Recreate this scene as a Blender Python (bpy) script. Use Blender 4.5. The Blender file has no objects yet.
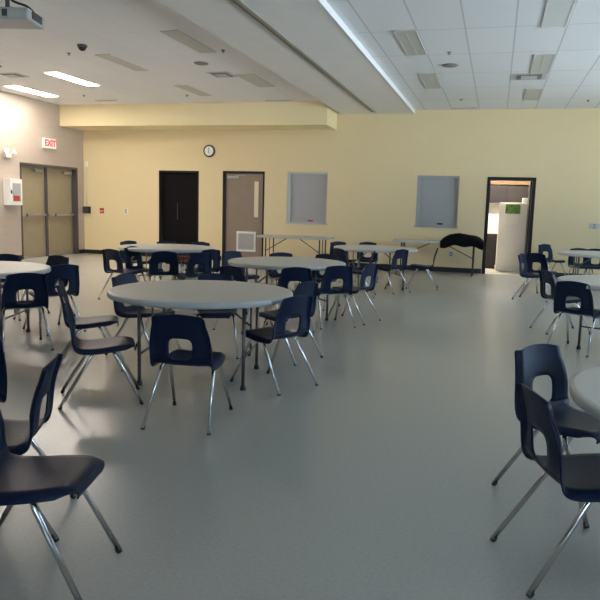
import bpy, bmesh, math, random
from mathutils import Vector, Matrix
random.seed(7)
PI = math.pi
C = bpy.context.scene.collection
SC = bpy.context.scene

# ------------------------------------------------------------------ materials
def mat(name, col, rough=.5, metal=0., spec=.5, noise=None, bump=None, emit=None, coat=0.):
    m = bpy.data.materials.new(name); m.use_nodes = True
    nt = m.node_tree; b = nt.nodes['Principled BSDF']
    b.inputs['Base Color'].default_value = (*col, 1)
    b.inputs['Roughness'].default_value = rough
    b.inputs['Metallic'].default_value = metal
    b.inputs['Specular IOR Level'].default_value = spec
    b.inputs['Coat Weight'].default_value = coat
    tc = nt.nodes.new('ShaderNodeTexCoord')
    if noise:                                   # (scale, amount)
        n = nt.nodes.new('ShaderNodeTexNoise'); n.inputs['Scale'].default_value = noise[0]
        n.inputs['Detail'].default_value = 4
        nt.links.new(tc.outputs['Object'], n.inputs['Vector'])
        r = nt.nodes.new('ShaderNodeValToRGB')
        k = noise[1]
        r.color_ramp.elements[0].position = .3; r.color_ramp.elements[1].position = .7
        r.color_ramp.elements[0].color = (*[c*(1-k) for c in col], 1)
        r.color_ramp.elements[1].color = (*[min(1, c*(1+k)) for c in col], 1)
        nt.links.new(n.outputs['Fac'], r.inputs['Fac'])
        nt.links.new(r.outputs['Color'], b.inputs['Base Color'])
    if bump:                                    # (scale, strength)
        n2 = nt.nodes.new('ShaderNodeTexNoise'); n2.inputs['Scale'].default_value = bump[0]
        nt.links.new(tc.outputs['Object'], n2.inputs['Vector'])
        bp = nt.nodes.new('ShaderNodeBump'); bp.inputs['Strength'].default_value = bump[1]; bp.inputs['Distance'].default_value = .01
        nt.links.new(n2.outputs['Fac'], bp.inputs['Height'])
        nt.links.new(bp.outputs['Normal'], b.inputs['Normal'])
    if emit:
        b.inputs['Emission Color'].default_value = (*emit[0], 1)
        b.inputs['Emission Strength'].default_value = emit[1]
    return m

def block_mat(name, col, plane, joint=.93, rough=.6, bw=.4, bh=.2):
    """painted masonry block; plane 'xz' or 'yz' tells which coordinates run over the wall"""
    m = mat(name, col, rough)
    nt = m.node_tree; b = nt.nodes['Principled BSDF']
    g = nt.nodes.new('ShaderNodeNewGeometry')
    s = nt.nodes.new('ShaderNodeSeparateXYZ'); c = nt.nodes.new('ShaderNodeCombineXYZ')
    nt.links.new(g.outputs['Position'], s.inputs[0])
    nt.links.new(s.outputs['X' if plane == 'xz' else 'Y'], c.inputs['X']); nt.links.new(s.outputs['Z'], c.inputs['Y'])
    br = nt.nodes.new('ShaderNodeTexBrick'); br.inputs['Scale'].default_value = 1
    br.inputs['Brick Width'].default_value = bw; br.inputs['Row Height'].default_value = bh
    br.inputs['Mortar Size'].default_value = .006; br.inputs['Mortar Smooth'].default_value = .4
    br.inputs['Color1'].default_value = (*col, 1)
    br.inputs['Color2'].default_value = (*[x*.985 for x in col], 1)
    br.inputs['Mortar'].default_value = (*[x*joint for x in col], 1)
    nt.links.new(c.outputs[0], br.inputs['Vector'])
    nt.links.new(br.outputs['Color'], b.inputs['Base Color'])
    bp = nt.nodes.new('ShaderNodeBump'); bp.inputs['Strength'].default_value = .25; bp.inputs['Distance'].default_value = .004; bp.invert = True
    nt.links.new(br.outputs['Fac'], bp.inputs['Height']); nt.links.new(bp.outputs['Normal'], b.inputs['Normal'])
    return m

def ceiling_mat(name, col, x0, y0, line=.8):
    m = mat(name, col, .85, spec=.2)
    nt = m.node_tree; b = nt.nodes['Principled BSDF']
    g = nt.nodes.new('ShaderNodeNewGeometry')
    mp = nt.nodes.new('ShaderNodeVectorMath'); mp.operation = 'SUBTRACT'; mp.inputs[1].default_value = (x0, y0, 0)
    nt.links.new(g.outputs['Position'], mp.inputs[0])
    br = nt.nodes.new('ShaderNodeTexBrick'); br.inputs['Scale'].default_value = 1; br.offset = 0
    br.inputs['Brick Width'].default_value = .605; br.inputs['Row Height'].default_value = 1.45
    br.inputs['Mortar Size'].default_value = .011; br.inputs['Mortar Smooth'].default_value = .1
    br.inputs['Color1'].default_value = (*col, 1); br.inputs['Color2'].default_value = (*[x*.97 for x in col], 1)
    br.inputs['Mortar'].default_value = (*[x*line for x in col], 1)
    nt.links.new(mp.outputs[0], br.inputs['Vector'])
    n = nt.nodes.new('ShaderNodeTexNoise'); n.inputs['Scale'].default_value = 60
    nt.links.new(g.outputs['Position'], n.inputs['Vector'])
    bp = nt.nodes.new('ShaderNodeBump'); bp.inputs['Strength'].default_value = .3; bp.inputs['Distance'].default_value = .004
    nt.links.new(n.outputs['Fac'], bp.inputs['Height']); nt.links.new(bp.outputs['Normal'], b.inputs['Normal'])
    nt.links.new(br.outputs['Color'], b.inputs['Base Color'])
    return m

def floor_mat():
    m = mat('speckled_vinyl_floor', (.30, .31, .29), .3, spec=.75)
    nt = m.node_tree; b = nt.nodes['Principled BSDF']
    g = nt.nodes.new('ShaderNodeNewGeometry')
    n1 = nt.nodes.new('ShaderNodeTexNoise'); n1.inputs['Scale'].default_value = 55; n1.inputs['Detail'].default_value = 3
    n2 = nt.nodes.new('ShaderNodeTexNoise'); n2.inputs['Scale'].default_value = .9; n2.inputs['Detail'].default_value = 3
    v = nt.nodes.new('ShaderNodeTexVoronoi'); v.inputs['Scale'].default_value = 14
    for n in (n1, n2, v): nt.links.new(g.outputs['Position'], n.inputs['Vector'])
    r1 = nt.nodes.new('ShaderNodeValToRGB')
    r1.color_ramp.elements[0].position = .35; r1.color_ramp.elements[0].color = (.37, .362, .335, 1)
    r1.color_ramp.elements[1].position = .65; r1.color_ramp.elements[1].color = (.40, .392, .362, 1)
    nt.links.new(n1.outputs['Fac'], r1.inputs['Fac'])
    r2 = nt.nodes.new('ShaderNodeValToRGB')
    r2.color_ramp.elements[0].position = .045; r2.color_ramp.elements[0].color = (.88, .88, .87, 1)
    r2.color_ramp.elements[1].position = .075; r2.color_ramp.elements[1].color = (1, 1, 1, 1)
    nt.links.new(v.outputs['Distance'], r2.inputs['Fac'])
    mx = nt.nodes.new('ShaderNodeMix'); mx.data_type = 'RGBA'; mx.blend_type = 'MULTIPLY'; mx.inputs['Factor'].default_value = 1
    nt.links.new(r1.outputs['Color'], mx.inputs['A']); nt.links.new(r2.outputs['Color'], mx.inputs['B'])
    nt.links.new(mx.outputs['Result'], b.inputs['Base Color'])
    rr = nt.nodes.new('ShaderNodeMapRange'); rr.inputs['From Min'].default_value = .3; rr.inputs['From Max'].default_value = .7
    rr.inputs['To Min'].default_value = .25; rr.inputs['To Max'].default_value = .27
    nt.links.new(n2.outputs['Fac'], rr.inputs['Value']); nt.links.new(rr.outputs['Result'], b.inputs['Roughness'])
    return m

M = dict(
    floor=floor_mat(),
    ceil_r=ceiling_mat('acoustic_tile_ceiling', (.80, .81, .81), -1.13, 0, .72),
    ceil_l=ceiling_mat('acoustic_tile_ceiling_hall', (.88, .88, .88), -6.28, -.2, .93),
    yellow=block_mat('yellow_painted_block', (.77, .635, .375), 'xz', .97),
    yellow_plain=mat('yellow_painted_drywall', (.86, .73, .44), .6),
    greige=block_mat('grey_beige_painted_block', (.47, .40, .335), 'yz', .9, .45),
    greige_x=block_mat('grey_beige_painted_block_rear', (.47, .41, .35), 'xz', .9, .45),
    white_paint=mat('white_painted_drywall', (.83, .82, .80), .6, noise=(3, .02)),
    beam_face=mat('beam_daylight_tint', (.80, .82, .84), .5),  # cool cast of window daylight on the beam's side, put into the colour
    black_base=mat('black_rubber_base', (.012, .011, .014), .4),
    shell=mat('navy_plastic', (.002, .0095, .035), .44, spec=.25, bump=(90, .12)),
    shell_red=mat('red_vinyl', (.35, .02, .015), .4),
    chrome=mat('chrome_tube', (.62, .61, .60), .16, metal=1),
    rubber=mat('black_rubber', (.01, .01, .011), .5),
    top=mat('grey_white_table_plastic', (.46, .47, .445), .36, noise=(25, .03)),
    topedge=mat('grey_table_edge', (.40, .42, .42), .4),
    tleg=mat('grey_brown_table_steel', (.13, .12, .12), .35, metal=.6),
    bleg=mat('black_steel', (.015, .014, .014), .4, metal=.3),
    jacket=mat('black_fabric', (.004, .004, .006), .9, spec=.08, bump=(30, .6)),
    dframe=mat('dark_bronze_frame', (.014, .010, .012), .5, spec=.25, noise=(8, .15)),
    dframe_grey=mat('grey_steel_frame', (.075, .06, .065), .45),
    dfill=mat('olive_beige_door', (.33, .27, .17), .45, noise=(4, .04)),
    rail=mat('aluminium_rail', (.42, .40, .37), .35, metal=.7),
    bdoor=mat('taupe_door', (.27, .205, .155), .5, noise=(5, .05)),
    blackdoor=mat('near_black_door', (.003, .002, .003), .6, spec=.15),
    pane=mat('yellowish_wired_glass', (.75, .66, .46), .3),  # one even pale yellow over the whole strip
    shutter=mat('silver_grey_shutter', (.42, .41, .41), .6, metal=.0),
    shutter_b=mat('blue_grey_shutter', (.36, .375, .38), .6, metal=.0),
    white_metal=mat('white_enamel', (.78, .77, .74), .35),
    white_plastic=mat('white_plastic', (.80, .78, .74), .4),
    beige=mat('off_fixture_louvre', (.55, .54, .49), .5),
    pale=mat('diffuser_reflection_tone', (.70, .72, .72), .4),  # paler than the other unlit fixtures: a reflection put into the colour
    vent=mat('vent_dark_grey', (.20, .20, .20), .5),
    vent_l=mat('vent_light_grey', (.55, .55, .54), .5),
    dark=mat('dark_grey_plastic', (.05, .05, .055), .4),
    projector=mat('grey_projector_plastic', (.42, .45, .46), .4),
    redpl=mat('red_plastic', (.42, .05, .03), .4),
    pinkred=mat('exit_letter_red', (.65, .04, .04), .4, emit=((1, .08, .08), .25)),
    exitw=mat('exit_sign_face', (.85, .74, .68), .4, emit=((1, .80, .72), .2)),
    track=mat('grey_track', (.12, .12, .11), .4, metal=.4),
    track_l=mat('light_track_trim', (.36, .36, .33), .4, metal=.3),
    clockrim=mat('dark_clock_rim', (.05, .045, .04), .35),
    fridge=mat('white_fridge', (.80, .79, .76), .3),
    green=mat('green_leaf_print', (.10, .22, .03), .5, noise=(28, .7)),
    paper=mat('white_paper', (.85, .84, .80), .6),
    cab=mat('dark_brown_laminate', (.018, .012, .012), .4, noise=(6, .2)),
    wood=mat('warm_wood', (.26, .15, .07), .5, noise=(9, .1)),
    kwall=mat('kitchen_white_wall', (.75, .73, .68), .6),
    kfloor=mat('kitchen_floor', (.62, .58, .50), .4),
    winframe=mat('aluminium_window_frame', (.55, .56, .57), .4, metal=.5),
    lamp=mat('fluorescent_diffuser', (.9, .9, .88), .4, emit=((1.0, .89, .78), 42)),
    klamp=mat('kitchen_fluorescent', (.9, .9, .9), .4, emit=((1, .93, .82), 85)),
)
def glass_mat():
    m = bpy.data.materials.new('window_glass'); m.use_nodes = True; nt = m.node_tree; nt.nodes.clear()
    o = nt.nodes.new('ShaderNodeOutputMaterial'); t = nt.nodes.new('ShaderNodeBsdfTransparent'); g = nt.nodes.new('ShaderNodeBsdfGlossy')
    t.inputs[0].default_value = (.93, .97, 1, 1); g.inputs['Roughness'].default_value = .02
    f = nt.nodes.new('ShaderNodeFresnel'); f.inputs[0].default_value = 1.3
    mx = nt.nodes.new('ShaderNodeMixShader')
    nt.links.new(f.outputs[0], mx.inputs[0]); nt.links.new(t.outputs[0], mx.inputs[1]); nt.links.new(g.outputs[0], mx.inputs[2])
    nt.links.new(mx.outputs[0], o.inputs[0]); return m
M['glass'] = glass_mat()

# ------------------------------------------------------------------ mesh helpers
def link(name, me, m, parent=None, smooth=False):
    o = bpy.data.objects.new(name, me); C.objects.link(o)
    for mm in (m if isinstance(m, (list, tuple)) else [m]): me.materials.append(mm)
    if smooth:
        for p in me.polygons: p.use_smooth = True
    if parent: o.parent = parent
    return o
def bm_new(): return bmesh.new()
def add_box(bm, x0, x1, y0, y1, z0, z1, bev=0., mi=0):
    t = bmesh.new(); bmesh.ops.create_cube(t, size=1)
    bmesh.ops.scale(t, vec=(x1-x0, y1-y0, z1-z0), verts=t.verts)
    bmesh.ops.translate(t, vec=((x0+x1)/2, (y0+y1)/2, (z0+z1)/2), verts=t.verts)
    if bev > 0: bmesh.ops.bevel(t, geom=list(t.edges), offset=bev, segments=2, affect='EDGES', profile=.5)
    merge(bm, t, mi)
def merge(bm, t, mi=0):
    vm = [bm.verts.new(v.co) for v in t.verts]; t.verts.index_update()
    for f in t.faces:
        try:
            nf = bm.faces.new([vm[v.index] for v in f.verts]); nf.material_index = mi; nf.smooth = f.smooth
        except ValueError: pass
    t.free()
def fin(bm, name):
    bmesh.ops.recalc_face_normals(bm, faces=bm.faces)
    me = bpy.data.meshes.new(name); bm.to_mesh(me); bm.free(); return me
def box(name, dims, m, parent=None, bev=0.):
    bm = bm_new(); add_box(bm, *dims, bev=bev); return link(name, fin(bm, name), m, parent)
def fillet(pts, r, n=5):
    pts = [Vector(p) for p in pts]; out = [pts[0]]
    for i in range(1, len(pts)-1):
        a, b, c = pts[i-1], pts[i], pts[i+1]
        d1 = (a-b); d2 = (c-b); rr = min(r, d1.length*.48, d2.length*.48)
        p, q = b + d1.normalized()*rr, b + d2.normalized()*rr
        for k in range(n+1):
            t = k/n; out.append((1-t)**2*p + 2*t*(1-t)*b + t*t*q)
    out.append(pts[-1]); return out
def add_tube(bm, pts, r, seg=10, mi=0):
    pts = [Vector(p) for p in pts]; rings = []
    t0 = (pts[1]-pts[0]).normalized(); up = Vector((0, 0, 1)) if abs(t0.z) < .9 else Vector((1, 0, 0))
    nrm = (up - t0*up.dot(t0)).normalized()
    for i, p in enumerate(pts):
        t = ((pts[min(i+1, len(pts)-1)]-p).normalized() + (p-pts[max(i-1, 0)]).normalized())
        t = t.normalized() if t.length > 1e-6 else t0
        nrm = (nrm - t*nrm.dot(t)).normalized(); bn = t.cross(nrm)
        rings.append([bm.verts.new(p + r*(math.cos(a)*nrm + math.sin(a)*bn)) for a in [2*PI*k/seg for k in range(seg)]])
    for a, b in zip(rings, rings[1:]):
        for k in range(seg):
            f = bm.faces.new((a[k], a[(k+1) % seg], b[(k+1) % seg], b[k])); f.smooth = True; f.material_index = mi
    for rg in (rings[0][::-1], rings[-1]):
        f = bm.faces.new(rg); f.material_index = mi
def add_lathe(bm, prof, seg=32, mi=0, cx=0, cy=0, smooth=True):
    rings = [[bm.verts.new((cx+r*math.cos(2*PI*k/seg), cy+r*math.sin(2*PI*k/seg), z)) for k in range(seg)] for r, z in prof]
    for a, b in zip(rings, rings[1:]):
        for k in range(seg):
            f = bm.faces.new((a[k], a[(k+1) % seg], b[(k+1) % seg], b[k])); f.smooth = smooth; f.material_index = mi
    bm.faces.new(rings[0][::-1]).material_index = mi; bm.faces.new(rings[-1]).material_index = mi
def empty(name, loc=(0, 0, 0), rz=0):
    o = bpy.data.objects.new(name, None); C.objects.link(o); o.location = loc; o.rotation_euler = (0, 0, rz)
    o.empty_display_size = .1; return o
def tag(o, label=None, cat=None, group=None, kind=None):
    if label: o['label'] = label
    if cat: o['category'] = cat
    if group: o['group'] = group
    if kind: o['kind'] = kind
    return o
def struct(o, label=None, cat=None): return tag(o, label, cat, kind='structure')
def copy_tree(o, parent=None):
    c = o.copy(); C.objects.link(c)
    if parent: c.parent = parent
    for ch in list(o.children): copy_tree(ch, c)
    return c

# ------------------------------------------------------------------ the room
XL, XR, YB, ZC, ZL = -10.77, 6.2, -20.2, 3.72, 3.80
KL = (3.80-1.4629)/(3.72-1.4629)
def wall_plane(name, axis, pos, thick, a0, a1, z0, z1, holes, m):
    """a wall of blocks with rectangular openings; axis 'x': the wall runs along x at y=pos"""
    us = sorted({a0, a1, *[h[0] for h in holes], *[h[1] for h in holes]})
    zs = sorted({z0, z1, *[h[2] for h in holes], *[h[3] for h in holes]})
    bm = bm_new()
    solid = {}
    for i in range(len(us)-1):
        for j in range(len(zs)-1):
            cu, cz = (us[i]+us[i+1])/2, (zs[j]+zs[j+1])/2
            solid[i, j] = not any(h[0] < cu < h[1] and h[2] < cz < h[3] for h in holes)
    def P(u, d, z): return (u, d, z) if axis == 'x' else (d, u, z)
    lo, hi = pos, pos+thick
    V = {}
    def v(u, d, z):
        k = (u, d, z)
        if k not in V: V[k] = bm.verts.new(P(*k))
        return V[k]
    for (i, j), s in solid.items():
        if not s: continue
        u0, u1, a, b = us[i], us[i+1], zs[j], zs[j+1]
        for d in (lo, hi): bm.faces.new((v(u0, d, a), v(u1, d, a), v(u1, d, b), v(u0, d, b)))
        if not solid.get((i-1, j)): bm.faces.new((v(u0, lo, a), v(u0, hi, a), v(u0, hi, b), v(u0, lo, b)))
        if not solid.get((i+1, j)): bm.faces.new((v(u1, lo, a), v(u1, hi, a), v(u1, hi, b), v(u1, lo, b)))
        if not solid.get((i, j-1)): bm.faces.new((v(u0, lo, a), v(u1, lo, a), v(u1, hi, a), v(u0, hi, a)))
        if not solid.get((i, j+1)): bm.faces.new((v(u0, lo, b), v(u1, lo, b), v(u1, hi, b), v(u0, hi, b)))
    return struct(link(name, fin(bm, name), m))

D1 = (-8.53, -7.40); D2 = (-6.74, -5.62); D3 = (-.25, .81)
S1 = (-5.03, -4.00, 1.0, 2.27); S2 = (-1.84, -.87, 1.03, 2.23)
wall_plane('wall_far', 'x', 0, .2, XL, XR, 0, ZC+.2,
           [(*D1, 0, 2.26), (*D2, 0, 2.27), (*D3, 0, 2.22), S1, S2], M['yellow'])
LD = (-2.60, -.28)
wall_plane('wall_left', 'y', XL-.3, .3, YB, .2, 0, ZC+.2, [(*LD, 0, 2.28)], M['greige'])
RW = [(-11.1, -8.5), (-7.9, -5.3), (-4.7, -2.1)]
wall_plane('wall_right', 'y', XR, .25, YB, .2, 0, ZC+.2, [(a, b, .9, 2.9) for a, b in RW], M['greige'])
BW = [(-.2, 2.4), (3.0, 5.6)]
wall_plane('wall_rear', 'x', YB-.25, .25, XL-.3, XR+.25, 0, ZC+.2, [(a, b, 1.0, 2.8) for a, b in BW], M['greige_x'])
struct(box('floor', (XL-.3, XR+.25, YB-.25, .05, -.1, 0), M['floor']))
bm = bm_new(); add_box(bm, XL-.05, -2.8, YB-.25, .1, ZL, ZL+.1, mi=0); add_box(bm, -2.8, XR+.1, YB-.25, .1, ZC, ZC+.1, mi=1)
struct(link('ceiling', fin(bm, 'ceiling'), [M['ceil_l'], M['ceil_r']]))
# ceiling beam (boxed bulkhead over the folding-wall line) and the yellow bulkhead at the far wall
bm = bm_new(); add_box(bm, -3.72, -1.985, YB, -.001, 3.64, ZC-.001, bev=.004)
struct(link('trim_1', fin(bm, 'trim_1'), M['white_paint']), 'long white dropped ceiling beam running to the far wall', 'beam')
bm = bm_new(); add_box(bm, -1.984, -1.97, YB, -.001, 3.63, ZC-.001)
struct(link('trim_2', fin(bm, 'trim_2'), M['beam_face']), 'pale side face of the dropped ceiling beam', 'beam side')
bm = bm_new(); add_box(bm, XL+.001, -3.82, -1.02, -.001, 3.28, ZL-.001)
struct(link('trim_3', fin(bm, 'trim_3'), M['yellow_plain']), 'yellow bulkhead hanging along the left half of the far wall', 'bulkhead')
bm = bm_new()
add_box(bm, -2.94, -2.915, YB+.1, -.35, 3.628, 3.641, mi=1); add_box(bm, -2.915, -2.855, YB+.1, -.35, 3.633, 3.641, mi=0)
add_box(bm, -2.855, -2.805, YB+.1, -.35, 3.625, 3.641, mi=1)
struct(link('trim_4', fin(bm, 'trim_4'), [M['track'], M['track_l']]), 'dark metal partition track under the ceiling beam', 'ceiling track')
# baseboards
def base(name, segs):
    bm = bm_new()
    for s in segs: add_box(bm, *s, 0, .11, bev=.004)
    struct(link(name, fin(bm, name), M['black_base']))
base('baseboard_far', [(a, b, -.014, -.0005) for a, b in [(XL, D1[0]-.01), (D1[1]+.01, D2[0]-.01), (D2[1]+.01, D3[0]-.01), (D3[1]+.01, XR)]])
base('baseboard_left', [(XL+.0005, XL+.014, YB, LD[0]-.01), (XL+.0005, XL+.014, LD[1]+.01, -.015)])
base('baseboard_right', [(XR-.014, XR-.0005, YB, -.015)])

# daylight windows in the right and rear walls
def window(n, axis, pos, a, b, z0, z1, th):
    r = struct(empty('window_%d' % n))
    bm = bm_new()
    def ad(u0, u1, w0, w1, c0, c1):
        if axis == 'y': add_box(bm, pos+w0, pos+w1, u0, u1, c0, c1, bev=.004)
        else: add_box(bm, u0, u1, pos+w0, pos+w1, c0, c1, bev=.004)
    d0, d1 = .10, .16
    ad(a, a+.05, d0, d1, z0, z1); ad(b-.05, b, d0, d1, z0, z1); ad(a+.05, b-.05, d0, d1, z0, z0+.05); ad(a+.05, b-.05, d0, d1, z1-.05, z1)
    m = (a+b)/2; ad(m-.025, m+.025, d0, d1, z0+.05, z1-.05)
    link('window_frame', fin(bm, 'window_frame'), M['winframe'], r)
    for u0, u1 in ((a+.05, m-.025), (m+.025, b-.05)):
        bm = bm_new()
        if axis == 'y': add_box(bm, pos+.127, pos+.133, u0, u1, z0+.05, z1-.05)
        else: add_box(bm, u0, u1, pos+.127, pos+.133, z0+.05, z1-.05)
        link('window_pane', fin(bm, 'window_pane'), M['glass'], r)
    l = bpy.data.lights.new('daylight_portal', 'AREA'); l.shape = 'RECTANGLE'; l.size = b-a; l.size_y = z1-z0
    l.cycles.is_portal = True
    o = bpy.data.objects.new('daylight_portal', l); C.objects.link(o)
    if axis == 'y': o.location = (pos+.24, m, (z0+z1)/2); o.rotation_euler = (PI/2, 0, PI/2)
    else: o.location = (m, pos+.01, (z0+z1)/2); o.rotation_euler = (PI/2, 0, PI)
k = 1
for a, b in RW: window(k, 'y', XR, a, b, .9, 2.9, .25); k += 1
for a, b in BW: window(k, 'x', YB-.25, a, b, 1.0, 2.8, .25); k += 1

# ------------------------------------------------------------------ doors
# door_1: dark doorway with a black leaf set back in the far wall
r = struct(empty('door_1', (0, 0, 0)))
def frame_x(parent, a, b, z1, w, y0, y1, m, name='door_frame', sides=(1, 1)):
    bm = bm_new()
    add_box(bm, a, a+w*sides[0], y0, y1, 0, z1, bev=.003); add_box(bm, b-w*sides[1], b, y0, y1, 0, z1, bev=.003)
    add_box(bm, a+w*sides[0], b-w*sides[1], y0, y1, z1-w, z1, bev=.003)
    return link(name, fin(bm, name), m, parent)
frame_x(r, D1[0], D1[1], 2.26, .045, -.006, .19, M['dframe'])
box('door_leaf', (D1[0]+.047, D1[1]-.047, .13, .17, .001, 2.2155), M['blackdoor'], r)
lf = r.children[-1]
bm = bm_new(); add_box(bm, -8.06, -8.045, .10, .115, 1.0, 1.42, bev=.004); add_box(bm, -8.06, -8.045, .115, .13, 1.03, 1.06); add_box(bm, -8.06, -8.045, .115, .13, 1.36, 1.39)
link('door_handle', fin(bm, 'door_handle'), M['dark'], lf)
# door_2: taupe leaf with narrow vision panel, closer and louvred grille
r = struct(empty('door_2'))
frame_x(r, D2[0], D2[1], 2.27, .06, -.006, .19, M['dframe'], sides=(1.2, .7))
box('door_leaf', (D2[0]+.074, D2[1]-.044, .045, .09, .001, 2.2105), M['bdoor'], r)
lf = r.children[-1]
tag(box('vision_panel', (-5.90, -5.79, .038, .045, 1.13, 2.02), M['pane'], lf, .002), 'narrow yellowish glass strip')
bm = bm_new(); add_box(bm, -6.62, -6.30, -.02, .043, 2.08, 2.14, bev=.01); add_box(bm, -6.42, -6.12, .005, .02, 2.15, 2.165)
tag(link('door_closer', fin(bm, 'door_closer'), M['rail'], lf), 'silver closer')
bm = bm_new(); add_box(bm, -5.78, -5.75, .0, .043, .98, 1.04, bev=.004); add_tube(bm, [(-5.765, .02, 1.02), (-5.765, -.02, 1.02), (-5.86, -.02, 1.02)], .009)
link('door_handle', fin(bm, 'door_handle'), M['rail'], lf)
bm = bm_new()
gx0, gx1, gz0, gz1 = -6.36, -5.84, .25, .76
for d in ((gx0, gx1, gz0, gz0+.05), (gx0, gx1, gz1-.05, gz1), (gx0, gx0+.05, gz0+.05, gz1-.05), (gx1-.05, gx1, gz0+.05, gz1-.05)):
    add_box(bm, d[0], d[1], .024, .045, d[2], d[3], bev=.003, mi=0)
nsl = 12
for i in range(nsl):
    z = gz0+.055+(gz1-gz0-.11)*i/nsl
    t = bmesh.new(); bmesh.ops.create_cube(t, size=1); bmesh.ops.scale(t, vec=(gx1-gx0-.1, .005, .04), verts=t.verts)
    bmesh.ops.rotate(t, cent=(0, 0, 0), matrix=Matrix.Rotation(.5, 3, 'X'), verts=t.verts)
    bmesh.ops.translate(t, vec=((gx0+gx1)/2, .036, z+.018), verts=t.verts); merge(bm, t, 1)
tag(link('louvre_grille', fin(bm, 'louvre_grille'), [M['white_plastic'], M['vent_l']], lf), 'square off-white louvred grille')
# door_3: kitchen doorway, brown-black frame, leaf swung open into the kitchen
r = struct(empty('door_3'))
frame_x(r, D3[0], D3[1], 2.22, .075, -.008, .19, M['dframe'])
bm = bm_new(); add_box(bm, D3[1]-.11, D3[1]-.065, .20, 1.02, .01, 2.15, bev=.003)
link('door_leaf', fin(bm, 'door_leaf'), M['cab'], r)
# door_4: double doors in the left wall
r = struct(empty('door_4'))
xo = XL-.16
bm = bm_new()
add_box(bm, XL-.28, XL+.006, LD[0], LD[0]+.055, 0, 2.28, bev=.003); add_box(bm, XL-.28, XL+.006, LD[1]-.055, LD[1], 0, 2.28, bev=.003)
add_box(bm, XL-.28, XL+.006, LD[0]+.055, LD[1]-.055, 2.22, 2.28, bev=.003)
ymid = (LD[0]+LD[1])/2-.03
add_box(bm, xo-.03, xo+.06, ymid-.045, ymid+.045, 0, 2.22, bev=.003)
link('door_frame', fin(bm, 'door_frame'), M['dframe_grey'], r)
for y0, y1 in ((LD[0]+.06, ymid-.05), (ymid+.05, LD[1]-.06)):
    lf = box('door_leaf', (xo-.02, xo+.025, y0-.006, y1+.006, .001, 2.2205), M['dfill'], r, .002)
    bm = bm_new()
    for a, b in ((y0, y0+.05), (y1-.05, y1)): add_box(bm, xo+.0255, xo+.031, a, b, .012, 2.21)
    add_box(bm, xo+.0255, xo+.031, y0+.05, y1-.05, .012, .06); link('leaf_edge_trim', fin(bm, 'leaf_edge_trim'), M['rail'], lf)
    bm = bm_new(); add_box(bm, xo+.055, xo+.095, y0+.03, y1-.03, 1.02, 1.07, bev=.008)
    add_box(bm, xo+.031, xo+.06, y0+.03, y0+.12, 1.0, 1.09, bev=.006); add_box(bm, xo+.031, xo+.06, y1-.12, y1-.03, 1.0, 1.09, bev=.006)
    add_box(bm, xo+.09, xo+.102, y0+.22, y0+.28, 1.01, 1.08, mi=1)
    tag(link('push_bar', fin(bm, 'push_bar'), [M['rail'], M['dark']], lf), 'silver panic bar')
    bm = bm_new(); add_box(bm, xo+.031, xo+.09, y1-.42, y1-.10, 2.09, 2.16, bev=.01); add_tube(bm, [(xo+.07, y1-.3, 2.17), (xo+.12, y1-.55, 2.175)], .01)
    tag(link('door_closer', fin(bm, 'door_closer'), M['rail'], lf), 'silver closer')

# ------------------------------------------------------------------ serving shutters
def shutter(S, m, mtrim, label, tagm):
    r = empty('roll_shutter', (S[0], .0, S[2]))
    a, b, z0, z1 = 0, S[1]-S[0], 0, S[3]-S[2]
    bm = bm_new(); add_box(bm, a, a+.07, .03, .19, z0, z1); add_box(bm, b-.035, b, .03, .19, z0, z1); add_box(bm, a+.07, b-.035, .03, .19, z1-.05, z1)
    link('guide_rail', fin(bm, 'guide_rail'), mtrim, r)
    bm = bm_new(); n = 22; zz0, zz1 = z0+.12, z1-.05
    prof = []
    for i in range(n):
        h = (zz1-zz0)/n; zc = zz0+h*i
        prof += [(.112, zc), (.1085, zc+h*.12), (.1085, zc+h*.88)]
    prof.append((.112, zz1))
    vs = [[bm.verts.new((xx, yy, zz)) for yy, zz in prof + [(.125, zz1), (.125, zz0)]] for xx in (a+.07, b-.035)]
    for q in range(len(vs[0])): p = (q+1) % len(vs[0]); bm.faces.new((vs[0][q], vs[0][p], vs[1][p], vs[1][q]))
    bm.faces.new(vs[0]); bm.faces.new(vs[1])
    link('shutter_curtain', fin(bm, 'shutter_curtain'), m, r)
    bb = box('bottom_bar', (a+.07, b-.035, .075, .14, z0+.03, z0+.12), m, r, .006)
    box('lock_handle', (b*.52, b*.52+.13, .05, .075, z0+.07, z0+.105), tagm, bb, .003)
    box('sill', (a-.02, b+.02, -.03, .19, z0, z0+.03), mtrim, r, .004)
    return tag(r, label, 'shutter')
shutter(S1, M['shutter'], M['vent_l'], 'closed silver grey roll shutter with red tag on its bottom bar', M['redpl'])
shutter(S2, M['shutter_b'], M['shutter_b'], 'closed blue-grey roll shutter between the beam and the kitchen doorway', M['bleg'])

# ------------------------------------------------------------------ kitchen beyond the doorway
kx0, kx1, ky0, ky1, kz = -1.6, 1.9, .2, 3.0, 2.75
def kstruct(name, d, m): struct(box(name, d, m))
kstruct('wall_kitchen_rear', (kx0-.1, kx1+.1, ky1, ky1+.1, 0, kz), M['kwall'])
kstruct('wall_kitchen_left', (kx0-.1, kx0, ky0, ky1, 0, kz), M['kwall'])
kstruct('wall_kitchen_right', (kx1, kx1+.1, ky0, ky1, 0, kz), M['kwall'])
kstruct('wall_kitchen_ceiling', (kx0-.1, kx1+.1, ky0, ky1+.1, kz, kz+.05), M['kwall'])
kstruct('floor_kitchen', (kx0-.1, kx1+.1, .05, ky1+.1, -.1, 0), M['kfloor'])
r = tag(empty('refrigerator', (.46, 1.25, 0)), 'white refrigerator standing inside the kitchen doorway', 'refrigerator')
box('cabinet', (-.40, .40, -.33, .35, .04, 1.66), M['fridge'], r, .01)
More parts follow.
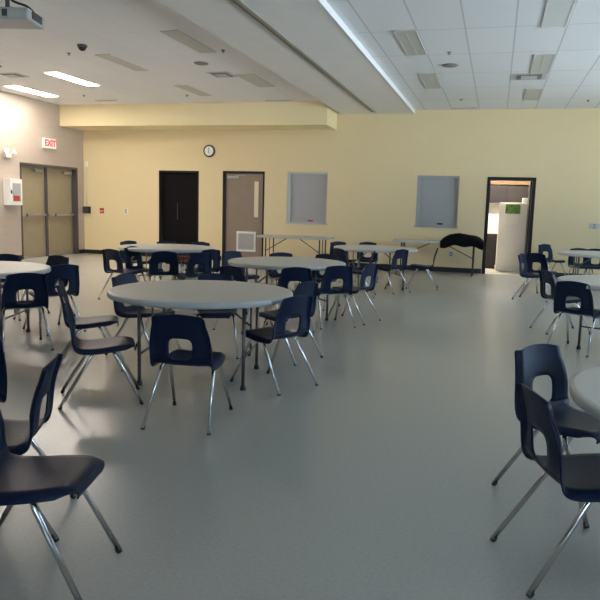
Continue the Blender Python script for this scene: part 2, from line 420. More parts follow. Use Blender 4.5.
fd = box('door', (-.40, .40, -.40, -.335, .10, 1.655), M['fridge'], r, .012)
box('door_handle', (.28, .31, -.44, -.41, .75, 1.15), M['white_metal'], fd, .006)
box('kick_grille', (-.39, .39, -.37, -.335, .01, .095), M['fridge'], r)
o = box('leaf_print', (.20, .54, .832, .846, 1.40, 1.62), M['green'], None, .001); tag(o, 'green leafy picture stuck near the top of the refrigerator', 'picture')
bm = bm_new(); add_box(bm, .23, .52, .825, .846, 1.14, 1.37, bev=.002); add_box(bm, .23, .52, .80, .824, 1.14, 1.25, bev=.004)
tag(link('paper_holder', fin(bm, 'paper_holder'), M['paper']), 'white paper holder on the refrigerator below the green picture', 'holder')
tag(box('carton', (.58, .84, .95, 1.3, 1.661, 1.78), M['paper'], None, .006), 'white carton on top of the refrigerator', 'box')
r = tag(empty('wall_cabinet', (.2, ky1-.35, 1.8)), 'dark brown kitchen cabinet above and behind the refrigerator', 'cabinet')
box('body', (-1.0, 1.0, -.0, .348, -.13, .31), M['cab'], r, .004)
for i in range(4): box('door', (-1.0+.5*i+.006, -.5+.5*i-.006, -.02, -.001, -.124, .304), M['cab'], r, .003)
tag(box('wood_shelf', (-.45, .95, ky1-.30, ky1-.005, 2.15, 2.25), M['wood'], None, .004), 'warm wooden box shelf above the dark kitchen cabinets', 'shelf')
r = tag(empty('base_cabinet', (-.35, 1.8, 0)), 'dark low cabinet left of the refrigerator in the kitchen', 'cabinet')
box('body', (-.45, .40, -.25, .3, .10, .88), M['cab'], r, .004); box('plinth', (-.43, .38, -.22, .28, 0, .10), M['black_base'], r)
for i in range(2): box('door', (-.445+.42*i, -.035+.42*i, -.27, -.251, .12, .86), M['cab'], r, .003)
box('countertop', (-.46, .41, -.28, .32, .88, .91), M['kwall'], r, .004)
r = tag(empty('ceiling_light', (0, 1.4, kz)), 'lit fluorescent fixture on the kitchen ceiling', 'light')
box('frame', (-.65, .65, -.16, .16, -.06, -.001), M['white_metal'], r, .004); box('diffuser', (-.62, .62, -.13, .13, -.075, -.0605), M['klamp'], r)

# ------------------------------------------------------------------ ceiling fittings
def LC(x, y):
    return (x, y, ZC) if x > -2.8 else (x*KL, -16.487+(y+16.487)*KL, ZL)
def troffer(x0, x1, y0, y1, lit, label, group=None):
    r = empty('ceiling_light', LC((x0+x1)/2, (y0+y1)/2)); w, l = (x1-x0)/2, (y1-y0)/2
    bm = bm_new()
    for d in ((-w, -w+.02, -l, l), (w-.02, w, -l, l), (-w+.02, w-.02, -l, -l+.02), (-w+.02, w-.02, l-.02, l)): add_box(bm, *d, -.012, -.001)
    link('frame', fin(bm, 'frame'), M['white_metal'] if lit else M['beige'], r)
    d = box('diffuser', (-w+.02, w-.02, -l+.02, l-.02, -.009, -.001), M['lamp'] if lit == 1 else (M['pale'] if lit == 2 else M['beige']), r)
    if not lit:
        bm = bm_new(); add_box(bm, -.012, .012, -l+.02, l-.02, -.0115, -.0092)
        link('louvre', fin(bm, 'louvre'), M['beige'], r)
    return tag(r, label, 'light', group)
troffer(-8.06, -7.74, -5.43, -3.95, 1, 'lit fluorescent ceiling light, second out from the left wall')
troffer(-9.88, -9.52, -4.24, -2.76, 1, 'lit fluorescent ceiling light nearest the exit sign')
troffer(-8.06, -7.74, -8.30, -6.82, 1, 'lit ceiling light at the left edge of the photo')
troffer(-9.88, -9.52, -8.60, -7.12, 1, 'lit fluorescent ceiling light out of frame on the left')
troffer(-4.49, -4.21, -7.81, -6.46, 0, 'unlit beige ceiling light closest to the beam on its left')
troffer(-6.24, -5.96, -6.60, -5.28, 0, 'unlit beige ceiling light between the dome camera and round speaker')
troffer(-6.24, -5.96, -3.83, -2.52, 0, 'unlit beige ceiling light close to the yellow bulkhead, right of a sprinkler')
troffer(-4.60, -4.25, -4.75, -3.45, 0, 'unlit beige ceiling light beside a vent, left of the beam')
troffer(-1.43, -1.135, -7.30, -5.88, 0, 'unlit grey-beige ceiling light right of the beam, nearer of the two')
troffer(-1.43, -1.135, -4.42, -2.95, 0, 'unlit grey-beige ceiling light right of the beam, farther of the two')
troffer(.38, .675, -5.62, -4.20, 0, 'unlit ceiling light touching the white ceiling vent')
troffer(.38, .675, -2.66, -1.32, 0, 'unlit ceiling light above the kitchen doorway near the far wall')
troffer(.38, .675, -8.62, -7.16, 2, 'pale ceiling light at the top edge above the kitchen doorway')
def vent(x0, x1, y0, y1, label, dark=False, group=None):
    r = empty('ceiling_vent', LC((x0+x1)/2, (y0+y1)/2)); w, l = (x1-x0)/2, (y1-y0)/2
    box('frame', (-w, w, -l, l, -.008, -.001), M['vent'] if dark else M['vent_l'], r)
    for s in (.72, .46): box('louvre', (-w*s, w*s, -l*s, l*s, -.012-(.8-s)*.04, -.0085-(.8-s)*.04+.004), M['vent'] if s == .72 else M['vent_l'], r)
    return tag(r, label, 'vent', group)
vent(.10, .66, -4.20, -3.62, 'square white ceiling vent in line with the kitchen doorway')
vent(-5.05, -4.62, -5.0, -4.5, 'ceiling vent left of the beam beside an unlit light')
vent(-9.05, -8.62, -5.42, -5.0, 'ceiling vent between the two lit lights and the left edge')
def strip(x0, x1, y, label):
    r = empty('slot_diffuser', LC((x0+x1)/2, y)); w = (x1-x0)/2
    box('frame', (-w, w, -.05, .05, -.012, -.001), M['vent_l'], r); box('slot', (-w+.02, w-.02, -.012, .012, -.0145, -.0125), M['vent'], r)
    tag(r, label, 'vent')
strip(-1.13, -.55, -.28, 'slot diffuser against the far wall right of the beam')
strip(-9.05, -8.50, -2.1, 'slot diffuser beside the left end of the bulkhead')
strip(-5.05, -4.45, -1.75, 'slot diffuser along the middle of the bulkhead')
bm = bm_new(); add_lathe(bm, [(.13, -.001), (.13, -.012), (.11, -.02), (.02, -.022)][::-1], 28)
o = link('ceiling_speaker', fin(bm, 'ceiling_speaker'), M['vent'], smooth=True); o.location = (-.86, -5.03, ZC); tag(o, 'round ceiling speaker right of the beam', 'speaker')
bm = bm_new(); add_lathe(bm, [(.12, -.001), (.12, -.012), (.10, -.02), (.02, -.022)][::-1], 28)
o = link('ceiling_speaker', fin(bm, 'ceiling_speaker'), M['vent'], smooth=True); o.location = LC(-4.8, -5.73); tag(o, 'round dark ceiling speaker left of the beam', 'speaker')
bm = bm_new(); add_lathe(bm, [(.12, -.001), (.12, -.012), (.10, -.02), (.02, -.022)][::-1], 28)
o = link('ceiling_speaker', fin(bm, 'ceiling_speaker'), M['vent'], smooth=True); o.location = LC(-8.55, -6.05); tag(o, 'round dark ceiling speaker at the far left edge of the photo', 'speaker')
def sprinkler():
    r = empty('sprinkler')
    bm = bm_new(); add_lathe(bm, [(.035, -.001), (.035, -.006), (.012, -.010), (.012, -.022), (.02, -.024), (.02, -.027)][::-1], 16)
    link('sprinkler_head', fin(bm, 'sprinkler_head'), M['vent'], r, smooth=True)
    bm = bm_new(); add_lathe(bm, [(.024, -.039), (.024, -.036)], 14); add_tube(bm, [(0, 0, -.027), (0, 0, -.037)], .004, 6)
    link('deflector', fin(bm, 'deflector'), M['rail'], r); return r
sp = sprinkler()
SPR = [(-.81, -5.95, 'ceiling sprinkler in front of the round speaker right of the beam'), (-.85, -1.56, 'ceiling sprinkler near the far wall above the blue-grey shutter'),
       (1.63, -1.19, 'ceiling sprinkler farthest right near the far wall'), (-4.07, -6.58, 'ceiling sprinkler closest to the beam on its left side'),
       (-6.5, -2.65, 'ceiling sprinkler near the bulkhead left of an unlit light'), (-6.59, -6.75, 'ceiling sprinkler just beyond the black dome camera'),
       (-8.85, -2.88, 'ceiling sprinkler near the bulkhead, leftmost one')]
for i, (x, y, lb) in enumerate(SPR):
    o = sp if i == 0 else copy_tree(sp); o.location = LC(x, y); tag(o, lb, 'sprinkler', 'ceiling sprinklers')
r = tag(empty('dome_camera', LC(-6.05, -7.21)), 'black dome security camera on the ceiling', 'camera')
bm = bm_new(); add_lathe(bm, [(.075, -.001), (.075, -.03), (.065, -.035)][::-1], 24); link('base', fin(bm, 'base'), M['dark'], r, smooth=True)
bm = bm_new(); add_lathe(bm, [(.060*math.cos(t), -.036-.055*math.sin(t)) for t in [k*PI/2/8 for k in range(8)]][::-1], 24); link('dome', fin(bm, 'dome'), M['rubber'], r, smooth=True)
# projector
r = tag(empty('projector', (-5.56, -9.45, 3.50), .25), 'grey ceiling projector hanging at the upper left corner', 'projector')
bm = bm_new(); add_box(bm, -.38, .34, -.24, .24, -.06, .07, bev=.025)
pb = link('body', fin(bm, 'body'), M['projector'], r)
bm = bm_new()
for i in range(3): add_box(bm, -.16+.10*i, -.10+.10*i, -.246, -.2405, -.03, .045)
link('air_vent', fin(bm, 'air_vent'), M['dark'], pb)
bm = bm_new(); add_box(bm, .342, .352, -.15, .12, -.035, .05, bev=.002); link('lens_panel', fin(bm, 'lens_panel'), M['dark'], pb)
bm = bm_new(); add_box(bm, -.12, .12, -.12, .12, .075, .10, bev=.005); add_tube(bm, [(0, 0, .10), (0, 0, .298)], .025, 14); link('mount', fin(bm, 'mount'), M['dark'], r)
bm = bm_new(); add_tube(bm, fillet([(.30, .0, .075), (.25, -.05, .13), (.12, -.08, .16), (.03, -.03, .22), (.03, -.03, .297)], .05), .014, 8); link('cable', fin(bm, 'cable'), M['rubber'], r, smooth=True)

# ------------------------------------------------------------------ wall fittings
def text_mesh(name, s, size, m, parent, loc, rot, ext=.003, extra=None):
    cu = bpy.data.curves.new(name, 'FONT'); cu.body = s; cu.size = size; cu.extrude = ext; cu.offset = size*.03; cu.align_x = 'CENTER'; cu.align_y = 'CENTER'
    t = bpy.data.objects.new(name+'_src', cu); C.objects.link(t); bpy.context.view_layer.update()
    me = bpy.data.meshes.new_from_object(t.evaluated_get(bpy.context.evaluated_depsgraph_get()))
    bpy.data.objects.remove(t); o = link(name, me, m, parent); o.location = loc; o.rotation_euler = rot; return o
r = tag(empty('exit_sign', (XL, -1.52, 2.80)), 'white exit sign with red letters above the left double doors', 'sign')
box('housing', (.001, .07, -.24, .24, -.12, .12), M['exitw'], r, .008)
text_mesh('lettering', 'EXIT', .21, M['pinkred'], r, (.0735, 0, 0), (PI/2, 0, PI/2))
r = tag(empty('wall_cabinet', (XL, -2.98, 1.28)), 'white defibrillator cabinet on the left wall beside the double doors', 'cabinet')
box('body', (.001, .17, -.21, .21, 0, .60), M['white_metal'], r, .01)
dr = box('door', (.171, .19, -.205, .205, .005, .595), M['white_metal'], r, .006)
box('glass_window', (.1905, .194, -.13, .15, .09, .50), M['shutter_b'], dr, .001)
box('kit_case', (.1945, .205, -.11, .10, .10, .22), M['redpl'], dr, .004); box('handle', (.1905, .21, -.19, -.16, .26, .34), M['dark'], dr, .003)
r = tag(empty('emergency_light', (XL, -3.02, 2.40)), 'white twin-head emergency lamp high on the left wall', 'light')
box('battery_box', (.001, .05, -.09, .09, -.05, .04), M['white_plastic'], r, .01)
for s in (-1, 1):
    bm = bm_new(); add_lathe(bm, [(.02, 0), (.055, .03), (.06, .07), (.05, .075)], 18)
    o = link('lamp_head', fin(bm, 'lamp_head'), M['white_plastic'], r, smooth=True); o.location = (.05, .12*s, .07); o.rotation_euler = (0, 1.2, .5*s)
    bm = bm_new(); add_tube(bm, [(.03, .07*s, .03), (.05, .12*s, .075)], .012, 8); link('swivel', fin(bm, 'swivel'), M['white_plastic'], r)
r = tag(empty('motion_sensor', (-10.66, 0, 2.40)), 'small white motion sensor high in the left corner of far wall', 'sensor')
box('housing', (-.04, .04, -.06, -.001, -.07, .07), M['white_plastic'], r, .012); box('lens', (-.03, .03, -.066, -.0605, -.055, .0), M['white_metal'], r, .002)
bm = bm_new(); add_tube(bm, [(-10.67, -.013, 2.325), (-10.67, -.013, 1.275)], .012, 8); tag(link('conduit', fin(bm, 'conduit'), M['vent_l'], smooth=True), 'thin vertical conduit between white sensor and black box', 'conduit')
r = tag(empty('intercom_box', (-10.66, 0, 1.18)), 'black wall box in the left corner under the conduit', 'box')
box('housing', (-.10, .10, -.09, -.001, -.09, .09), M['bleg'], r, .008); box('faceplate', (-.08, .08, -.095, -.0905, -.07, .07), M['dark'], r, .002)
r = tag(empty('fire_alarm_pull', (-10.22, 0, 1.17)), 'small red alarm pull station on the far wall', 'alarm')
box('back_plate', (-.06, .06, -.02, -.001, -.07, .07), M['redpl'], r, .004); box('pull_handle', (-.04, .04, -.035, -.0205, -.02, .0), M['white_plastic'], r, .004)
def outlet(x, z, m, label, n='wall_outlet', cat='outlet', w=.055):
    r = tag(empty(n, (x, 0, z)), label, cat)
    box('cover_plate', (-w, w, -.008, -.001, -.06, .06), m, r, .002)
    for s in (-.028, .028): box('socket', (-.028, .028, -.012, -.0085, s-.018, s+.018), M['vent'], r, .001)
outlet(-9.5, 1.18, M['white_plastic'], 'white double outlet on the far wall left of the dark doorway')
outlet(-.97, .42, M['vent_l'], 'grey outlet low on the far wall behind the folding table with black jacket')
outlet(2.10, 1.18, M['rail'], 'metal outlet plate on the far wall at the right edge', w=.11)
r = tag(empty('wall_clock', (-7.11, 0, 2.76)), 'round wall clock with dark rim above the dark doorway', 'clock')
def disc(name, r0, r1, y0, y1, m, parent):
    bm = bm_new(); add_lathe(bm, [(r0, 0), (r0, y1-y0-.004), (r1, y1-y0)], 40); o = link(name, fin(bm, name), m, parent, smooth=False)
    o.rotation_euler = (PI/2, 0, 0); o.location = (0, -y0, 0); return o
disc('rim', .155, .135, .001, .045, M['clockrim'], r); disc('face', .118, .116, .045, .050, M['paper'], r)
bm = bm_new(); add_box(bm, -.006, .006, -.0545, -.052, -.01, .085); t = None
link('minute_hand', fin(bm, 'minute_hand'), M['bleg'], r)
bm = bm_new(); add_box(bm, -.007, .007, -.0575, -.055, -.06, .01); link('hour_hand', fin(bm, 'hour_hand'), M['bleg'], r)

# ------------------------------------------------------------------ school chair
def spline(pts, n):
    out = []; P = [Vector(p) for p in pts]; P = [2*P[0]-P[1]] + P + [2*P[-1]-P[-2]]
    for i in range(1, len(P)-2):
        for k in range(n):
            t = k/n; a, b, c, d = P[i-1:i+3]
            out.append(.5*((2*b)+(c-a)*t+(2*a-5*b+4*c-d)*t*t+(3*b-a-3*c+d)*t**3))
    out.append(P[-2]); return out
#        x      z     halfwidth
PROF = [(.228, .384, .125), (.236, .404, .140), (.222, .424, .160), (.17, .434, .190), (.06, .426, .212), (-.04, .416, .214), (-.13, .416, .212),
        (-.178, .434, .210), (-.198, .472, .210), (-.208, .53, .209), (-.22, .60, .200), (-.236, .67, .188), (-.248, .71, .178), (-.259, .748, .173), (-.263, .760, .164)]
def shell_meshes():
    rows = spline(PROF, 4); U = 20; nr = len(rows)
    def pt(i, u):
        x, z, w = rows[i]; t = i/(nr-1)
        back = max(0., min(1., (z-.43)/.12)) if i > nr*.45 else 0.
        a = abs(u)
        dish = (1-u*u)
        if back < 1e-3 and i < nr*.55:
            zz = z - .012*dish*min(1, max(0, (.23-x)/.12)) - (.034*max(0, (a-.86)/.14)**1.3)*min(1, max(0, (.235-x)/.07)); return Vector((x, u*w, zz))
        xx = x + .030*back*(u*u) - .030*max(0, (a-.86)/.14)**1.3*back
        zz = z - .012*dish*(1-back)-(.034*max(0, (a-.86)/.14)**1.3)*(1-back) - (.022*u*u if z > .69 else .022*u*u*max(0, (z-.6)/.1))
        return Vector((xx, u*w, zz))
    us = [-1, -.97, -.93, -.86] + [-.86+1.72*k/(U-6) for k in range(1, U-6)] + [.86, .93, .97, 1]
    G = [[pt(i, u) for u in us] for i in range(nr)]
    # hand hole: superellipse in (y, z)
    hy, hz, hc = .080, .072, .525
    def inside(p, s=1.): return (abs(p.y)/(hy*s))**4 + (abs(p.z-hc)/(hz*s))**4 < 1
    nu = len(us); keep = {}
    for i in range(nr-1):
        for j in range(nu-1):
            c = (G[i][j]+G[i+1][j]+G[i][j+1]+G[i+1][j+1])/4
            keep[i, j] = not (rows[i].y > .45 and i > nr*.5 and inside(c))
    # pull the rim of the opening onto the smooth outline
    for i in range(nr):
        for j in range(nu):
            adj = [keep.get((a, b)) for a in (i-1, i) for b in (j-1, j)]
            if False in adj and True in adj:
                p = G[i][j]; e = (abs(p.y)/hy)**4+(abs(p.z-hc)/hz)**4
                s = e**(-1/4); p.y *= s; p.z = hc+(p.z-hc)*s
    T = .0065
    N = [[None]*nu for _ in range(nr)]
    for i in range(nr):
        for j in range(nu):
            a = G[min(i+1, nr-1)][j]-G[max(i-1, 0)][j]; b = G[i][min(j+1, nu-1)]-G[i][max(j-1, 0)]
            n = a.cross(b); N[i][j] = n.normalized() if n.length > 1e-9 else Vector((0, 0, 1))
    isplit = next(i for i in range(nr) if i > nr*.45 and rows[i].y > .452)
    def build(r0, r1, name):
        bm = bm_new(); A = {}; B = {}
        def va(d, i, j, s):
            if (i, j) not in d: d[i, j] = bm.verts.new(G[i][j]+N[i][j]*T*s)
            return d[i, j]
        for i in range(r0, r1):
            for j in range(nu-1):
                if not keep[i, j]: continue
                q = [(i, j), (i+1, j), (i+1, j+1), (i, j+1)]
                bm.faces.new([va(A, *k, .5) for k in q]).smooth = True
                bm.faces.new([va(B, *k, -.5) for k in q][::-1]).smooth = True
                for (k1, k2), nb in (((q[0], q[1]), (i, j-1)), ((q[1], q[2]), (i+1, j)), ((q[2], q[3]), (i, j+1)), ((q[3], q[0]), (i-1, j))):
                    if not keep.get(nb) or not (r0 <= nb[0] < r1):
                        bm.faces.new([va(A, *k1, .5), va(B, *k1, -.5), va(B, *k2, -.5), va(A, *k2, .5)]).smooth = True
        return fin(bm, name)
    return build(0, isplit, 'seat'), build(isplit, nr-1, 'backrest')
seat_me, back_me = shell_meshes()
def make_chair():
    r = empty('stacking_chair')
    link('seat', seat_me, M['shell'], r); link('backrest', back_me, M['shell'], r)
    for sx in (1, -1):
        for sy in (1, -1):
            fx, fy = (.275, .212) if sx > 0 else (-.295, .222)
            tx, ty = (.075, .175) if sx > 0 else (-.055, .178)
            bm = bm_new()
            pts = fillet([(fx, fy*sy, .008), (tx, ty*sy, .393), (tx, 0.004*sy, .393)], .045, 6)
            add_tube(bm, pts, .0115, 10)
            lg = link('leg', fin(bm, 'leg'), M['chrome'], r)
            bm = bm_new(); d = Vector((tx-fx, (ty-fy)*sy, .40)).normalized(); p = Vector((fx, fy*sy, .0))
            add_tube(bm, [p, p+d*.024], .0132, 10); link('leg_cap', fin(bm, 'leg_cap'), M['rubber'], lg, smooth=False)
    return r
proto = make_chair()

# ------------------------------------------------------------------ round tables
def make_round_table():
    r = empty('round_table'); R = .762
    bm = bm_new()
    add_lathe(bm, [(R-.05, .694), (R-.012, .690), (R-.004, .693), (R, .705), (R, .728), (R-.006, .736), (R-.018, .740)], 96)
    link('tabletop', fin(bm, 'tabletop'), M['top'], r)
    for sx in (-1, 1):
        bm = bm_new(); add_tube(bm, fillet([(.42*sx, -.36, .25), (.42*sx, .36, .25)], .02), .010, 8); link('crossbar', fin(bm, 'crossbar'), M['tleg'], r)
        bm = bm_new(); add_tube(bm, [(.42*sx, -.36, .685), (.42*sx, .36, .685)], .012, 8); link('leg_rail', fin(bm, 'leg_rail'), M['tleg'], r)
        bm = bm_new(); add_tube(bm, [(.42*sx, 0, .45), (.10*sx, 0, .695)], .009, 8); link('brace', fin(bm, 'brace'), M['tleg'], r)
        bm = bm_new(); add_tube(bm, [(.42*sx, 0, .25), (.42*sx, 0, .685)], .009, 8); link('brace', fin(bm, 'brace'), M['tleg'], r)
        for sy in (-1, 1):
            bm = bm_new(); add_tube(bm, [(.42*sx, .36*sy, .02), (.42*sx, .36*sy, .698)], .0145, 12); lg = link('leg', fin(bm, 'leg'), M['tleg'], r)
            bm = bm_new(); add_lathe(bm, [(.024, 0), (.024, .012), (.017, .035), (.016, .04)], 14, cx=.42*sx, cy=.36*sy); link('leg_cap', fin(bm, 'leg_cap'), M['rubber'], lg)
    return r
TABLES = [((-2.326, -11.23), .19, 'large grey round table, biggest one in the centre left foreground'),
          ((-2.571, -7.979), .7, 'grey round table behind the centre left foreground table'),
          ((-5.109, -6.349), -.2, 'far grey round table in front of the dark doorway'),
          ((-2.08, -4.05), .5, 'far grey round table standing in front of the folding tables'),
          ((-5.17, -10.6), .3, 'grey round table cut by the left edge of the photo'),
          ((1.46, -8.4), 1.1, 'grey round table at right edge in the middle distance'),
          ((1.90, -2.85), .0, 'farthest grey round table at right edge near the far wall'),
          ((1.11, -13.45), .12, 'nearest grey round table cut by the right edge of the photo')]
tp = make_round_table()
for i, ((x, y), a, lb) in enumerate(TABLES):
    o = tp if i == 0 else copy_tree(tp); o.location = (x, y, 0); o.rotation_euler.z = a; tag(o, lb, 'table', 'round folding tables')

# ------------------------------------------------------------------ chairs, one entry per chair: x, y, heading in degrees, label
CHAIRS = [
    (-1.920, -12.322, 96.1, 'navy chair with its back to the camera at the large centre left table'),
    (-2.729, -12.109, 32.7, 'navy chair left of the large table, nearer of the pair seen side-on'),
    (-3.352, -11.285, 30.0, 'navy chair left of the large table, farther of the pair seen side-on'),
    (-1.686, -11.230, 153.0, 'navy chair pulled out at the right front of the large centre left table'),
    (-3.165, -10.648, -10.0, 'navy chair half hidden behind the left rim of the large table'),
    (-1.892, -10.235, 160.1, 'navy chair behind the pulled-out chair at the right of the large table'),
    (-2.579, -10.328, -67.2, 'navy chair tucked in at the far side of the large table'),
    (-2.298, -8.733, 121.6, 'dark navy chair with its back to camera at front of the second round table'),
    (-1.924, -8.260, 127.0, 'navy chair right of the second round table, left one of two angled together'),
    (-1.713, -7.828, 162.4, 'navy chair right of the second round table, right one of two angled together'),
    (-2.766, -8.995, 69.3, 'navy chair at the left front of the second round table'),
    (-3.545, -7.049, -32.5, 'navy chair at the far left of the second round table before the taupe door'),
    (-2.895, -6.948, -55.5, 'navy chair behind the second round table below the silver shutter'),
    (-2.416, -6.891, -100.0, 'navy chair behind the second round table at its far right'),
    (-5.279, -7.397, 72.0, 'navy chair at the left of the far round table, leftmost there'),
    (-5.165, -6.970, -8.2, 'navy chair just right of the leftmost chair at the far round table'),
    (-4.666, -7.370, 124.2, 'navy chair with its back to camera centred before the far round table'),
    (-4.182, -7.403, 145.7, 'navy chair at the right front of the far round table, left of its pair'),
    (-4.371, -6.636, 149.3, 'navy chair at the right of the far round table, right of its pair'),
    (-5.110, -5.259, -90.0, 'navy chair behind the far round table below the dark doorway right side'),
    (-5.547, -5.354, -49.0, 'navy chair behind the far round table below the dark doorway left side'),
    (-5.989, -5.715, -24.1, 'navy chair behind the far round table under the white wall outlet'),
    (-2.860, -3.154, -50.1, 'navy chair behind the left of the table before the folding tables'),
    (-2.431, -2.908, -80.2, 'navy chair behind the middle of the table before the folding tables'),
    (-2.398, -4.927, 54.3, 'navy chair at the left of the table before the folding tables'),
    (-2.133, -5.374, 186.0, 'navy chair in front of the table before the folding tables'),
    (-1.736, -4.500, 148.0, 'navy chair at the right of the table before the folding tables'),
    (-1.249, -3.698, 184.0, 'navy chair standing alone side-on before the folding table with the jacket'),
    (-4.429, -10.794, 136.4, 'navy chair with its back to camera at the left-edge table'),
    (-4.694, -9.934, 153.8, 'navy chair right of the left-edge table, its hand hole showing bare floor'),
    (-5.740, -9.450, -59.0, 'navy chair behind the left-edge table nearest the photo edge'),
    (-5.280, -9.300, -100.0, 'navy chair behind the left-edge table near its right rim'),
    (0.926, -8.676, 62.0, 'dark navy chair with its back to camera at the right middle-distance table'),
    (0.856, -7.517, 22.0, 'navy chair seen edge-on at the left of the right middle-distance table'),
    (0.686, -4.435, -17.7, 'navy chair seen edge-on near the refrigerator, leftmost in the right group'),
    (0.833, -3.789, 58.0, 'navy chair with open hand hole just right of the refrigerator side'),
    (1.231, -0.542, -50.0, 'navy chair against the far wall right of the kitchen doorway'),
    (1.689, -1.866, -80.0, 'navy chair behind the farthest right table, left of its pair'),
    (1.962, -1.841, -90.2, 'navy chair behind the farthest right table, at the photo edge'),
    (0.444, -12.835, -43.0, 'navy chair in the right foreground with blue sheen on its backrest'),
    (0.423, -13.576, 18.0, 'navy chair in the right foreground, nearest and overlapping another chair'),
    (-1.652, -14.342, 13.0, 'navy chair in the left foreground cut off by the left edge'),
    (-2.094, -13.998, 204.4, 'navy chair in the left foreground seen from the side behind the nearest'),
    (-2.680, -13.620, 150.0, 'navy chair at the extreme left edge with only a backrest sliver visible'),
]
for i, (x, y, a, lb) in enumerate(CHAIRS):
    o = proto if i == 0 else copy_tree(proto); o.location = (x, y, 0); o.rotation_euler.z = math.radians(a)
    tag(o, lb, 'chair', 'navy stacking chairs')

# red-topped stool under the far table
r = tag(empty('stool', (-5.02, -6.0, 0)), 'low stool with a red seat under the far round table', 'stool')
bm = bm_new(); add_lathe(bm, [(.13, .50), (.16, .505), (.17, .525), (.165, .555), (.14, .565)], 28); link('seat', fin(bm, 'seat'), M['shell_red'], r, smooth=True)
for k in range(4):
    a = PI/4+k*PI/2; bm = bm_new(); add_tube(bm, [(.17*math.cos(a), .17*math.sin(a), .0), (.11*math.cos(a), .11*math.sin(a), .505)], .011, 8); link('leg', fin(bm, 'leg'), M['chrome'], r)

# ------------------------------------------------------------------ rectangular folding tables at the far wall
def folding_table(x0, x1, y0, y1, label, m):
    cx, cy = (x0+x1)/2, (y0+y1)/2; r = tag(empty('folding_table', (cx, cy, 0)), label, 'table'); w, d = (x1-x0)/2, (y1-y0)/2
    box('tabletop', (-w, w, -d, d, .70, .75), m, r, .008)
    for s in (-1, 1):
        xl = s*(w-.20)
        for t in (-1, 1):
            bm = bm_new(); add_tube(bm, [(xl, t*(d-.08), .0), (xl, t*(d-.08), .699)], .014, 10); link('leg', fin(bm, 'leg'), M['bleg'], r)
        bm = bm_new(); add_tube(bm, [(xl, -(d-.08), .16), (xl, (d-.08), .16)], .011, 8); link('crossbar', fin(bm, 'crossbar'), M['bleg'], r)
        bm = bm_new(); add_tube(bm, [(xl, 0, .685), (xl, 0, .16)], .009, 8); add_tube(bm, [(xl, -(d-.08), .40), (s*.16, -(d-.14), .695)], .010, 8); link('brace', fin(bm, 'brace'), M['bleg'], r)
folding_table(-5.28, -3.60, -1.50, -.76, 'long folding table standing below the silver grey shutter', M['top'])
folding_table(-2.22, -.24, -1.0, -.26, 'long folding table by the kitchen doorway with a black jacket on it', M['top'])
# black jacket heaped over the right end of that table
bm = bm_new(); NX, NY = 28, 14; jv = {}
for i in range(NX+1):
    for j in range(NY+1):
        u, v = i/NX, j/NY; x = -1.16+.93*u; y = -1.035+.62*v
        e = (1-abs(2*u-1)**4)*(1-abs(2*v-1)**4)
        h = .03+.135*max(0, math.sin(PI*(.06+.88*u)))**.35*max(0, math.sin(PI*v))**.5+.012*math.sin(9*u+3*v)*math.sin(6*v+2)+.015*random.random()
        jv[i, j] = bm.verts.new((x, y, .755+max(.012, h*(e**.5))))
for i in range(NX):
    for j in range(NY): bm.faces.new((jv[i, j], jv[i+1, j], jv[i+1, j+1], jv[i, j+1])).smooth = True
# front apron of the cloth falling over the table's edge
av = {}
for i in range(NX+1):
    u = i/NX; drop = .03+.05*abs(math.cos(PI*u))**3+.02*math.sin(14*u)
    av[i, 0] = jv[i, 0]
    av[i, 1] = bm.verts.new((-1.16+.93*u, -1.045-.012*math.sin(20*u), .72)); av[i, 2] = bm.verts.new((-1.16+.93*u, -1.035-.01*math.sin(17*u), .70-drop))
    av[i, 3] = bm.verts.new((-1.16+.93*u, -1.012, .70-drop)); av[i, 4] = bm.verts.new((-1.16+.93*u, -1.006, .752))
for i in range(NX):
    for k in range(4): bm.faces.new((av[i, k], av[i+1, k], av[i+1, k+1], av[i, k+1])).smooth = True
bot = [bm.verts.new((v.co.x, v.co.y, .752)) for v in [jv[i, NY] for i in range(NX+1)]]
for i in range(NX): bm.faces.new((jv[i, NY], jv[i+1, NY], bot[i+1], bot[i])); bm.faces.new((bot[i], bot[i+1], av[i+1, 4], av[i, 4]))
for i in (0, NX):
    pts = [jv[i, j] for j in range(NY+1)]
    bm.faces.new([av[i, 4], av[i, 0]] + pts[1:] + [bot[i]]); bm.faces.new([av[i, 0], av[i, 1], av[i, 4]]); bm.faces.new([av[i, 1], av[i, 2], av[i, 3], av[i, 4]])
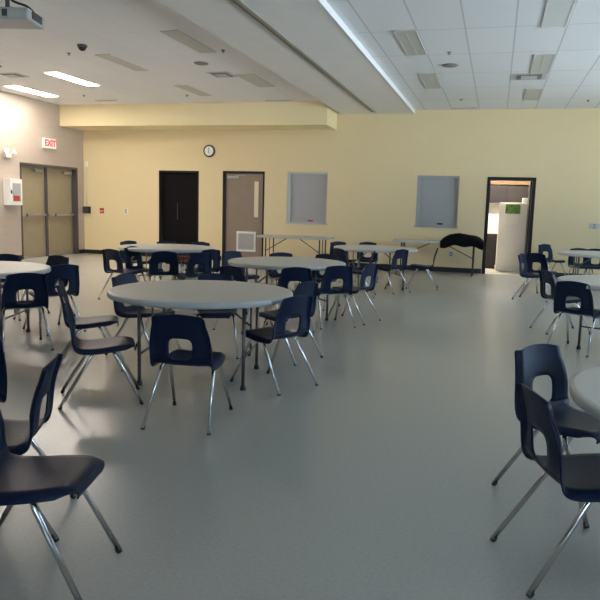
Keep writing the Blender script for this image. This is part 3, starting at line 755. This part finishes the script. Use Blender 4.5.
tag(link('jacket', fin(bm, 'jacket'), M['jacket']), 'black jacket heaped on the right end of the folding table', 'jacket')

# ------------------------------------------------------------------ light
w = bpy.data.worlds.new('World'); SC.world = w; w.use_nodes = True
wt = w.node_tree; bg = wt.nodes['Background']
tc = wt.nodes.new('ShaderNodeTexCoord'); sx = wt.nodes.new('ShaderNodeSeparateXYZ'); cr = wt.nodes.new('ShaderNodeValToRGB')
wt.links.new(tc.outputs['Generated'], sx.inputs[0])
mr = wt.nodes.new('ShaderNodeMapRange'); mr.inputs['From Min'].default_value = -1; wt.links.new(sx.outputs['Z'], mr.inputs['Value']); wt.links.new(mr.outputs['Result'], cr.inputs['Fac'])
cr.color_ramp.elements[0].position = .47; cr.color_ramp.elements[0].color = (.90, .97, 1.0, 1)      # bright lower half, added to throw light up at the ceiling
cr.color_ramp.elements[1].position = .53; cr.color_ramp.elements[1].color = (.26, .36, .46, 1)      # open sky
wt.links.new(cr.outputs['Color'], bg.inputs[0]); bg.inputs[1].default_value = 13

# ------------------------------------------------------------------ camera
yaw, pitch, roll = .2731, .1372, .0276
F = Vector((-math.sin(yaw)*math.cos(pitch), math.cos(yaw)*math.cos(pitch), -math.sin(pitch)))
R0 = Vector((math.cos(yaw), math.sin(yaw), 0)); U0 = R0.cross(F)
R = R0*math.cos(roll)+U0*math.sin(roll); U = -R0*math.sin(roll)+U0*math.cos(roll)
cam = bpy.data.cameras.new('Camera'); co = bpy.data.objects.new('Camera', cam); C.objects.link(co)
mw = Matrix(((R.x, U.x, -F.x, 0), (R.y, U.y, -F.y, -16.487), (R.z, U.z, -F.z, 1.4629), (0, 0, 0, 1)))
co.matrix_world = mw
cam.sensor_width = 36; cam.lens = 686.9/600*36; cam.clip_end = 100
SC.camera = co
SC.view_settings.view_transform = 'Standard'; SC.view_settings.look = 'None'
SC.view_settings.exposure = 0.50; SC.view_settings.gamma = 1; SC.view_settings.use_curve_mapping = False
SC.cycles.max_bounces = 8; SC.cycles.diffuse_bounces = 5; SC.cycles.use_denoising = True
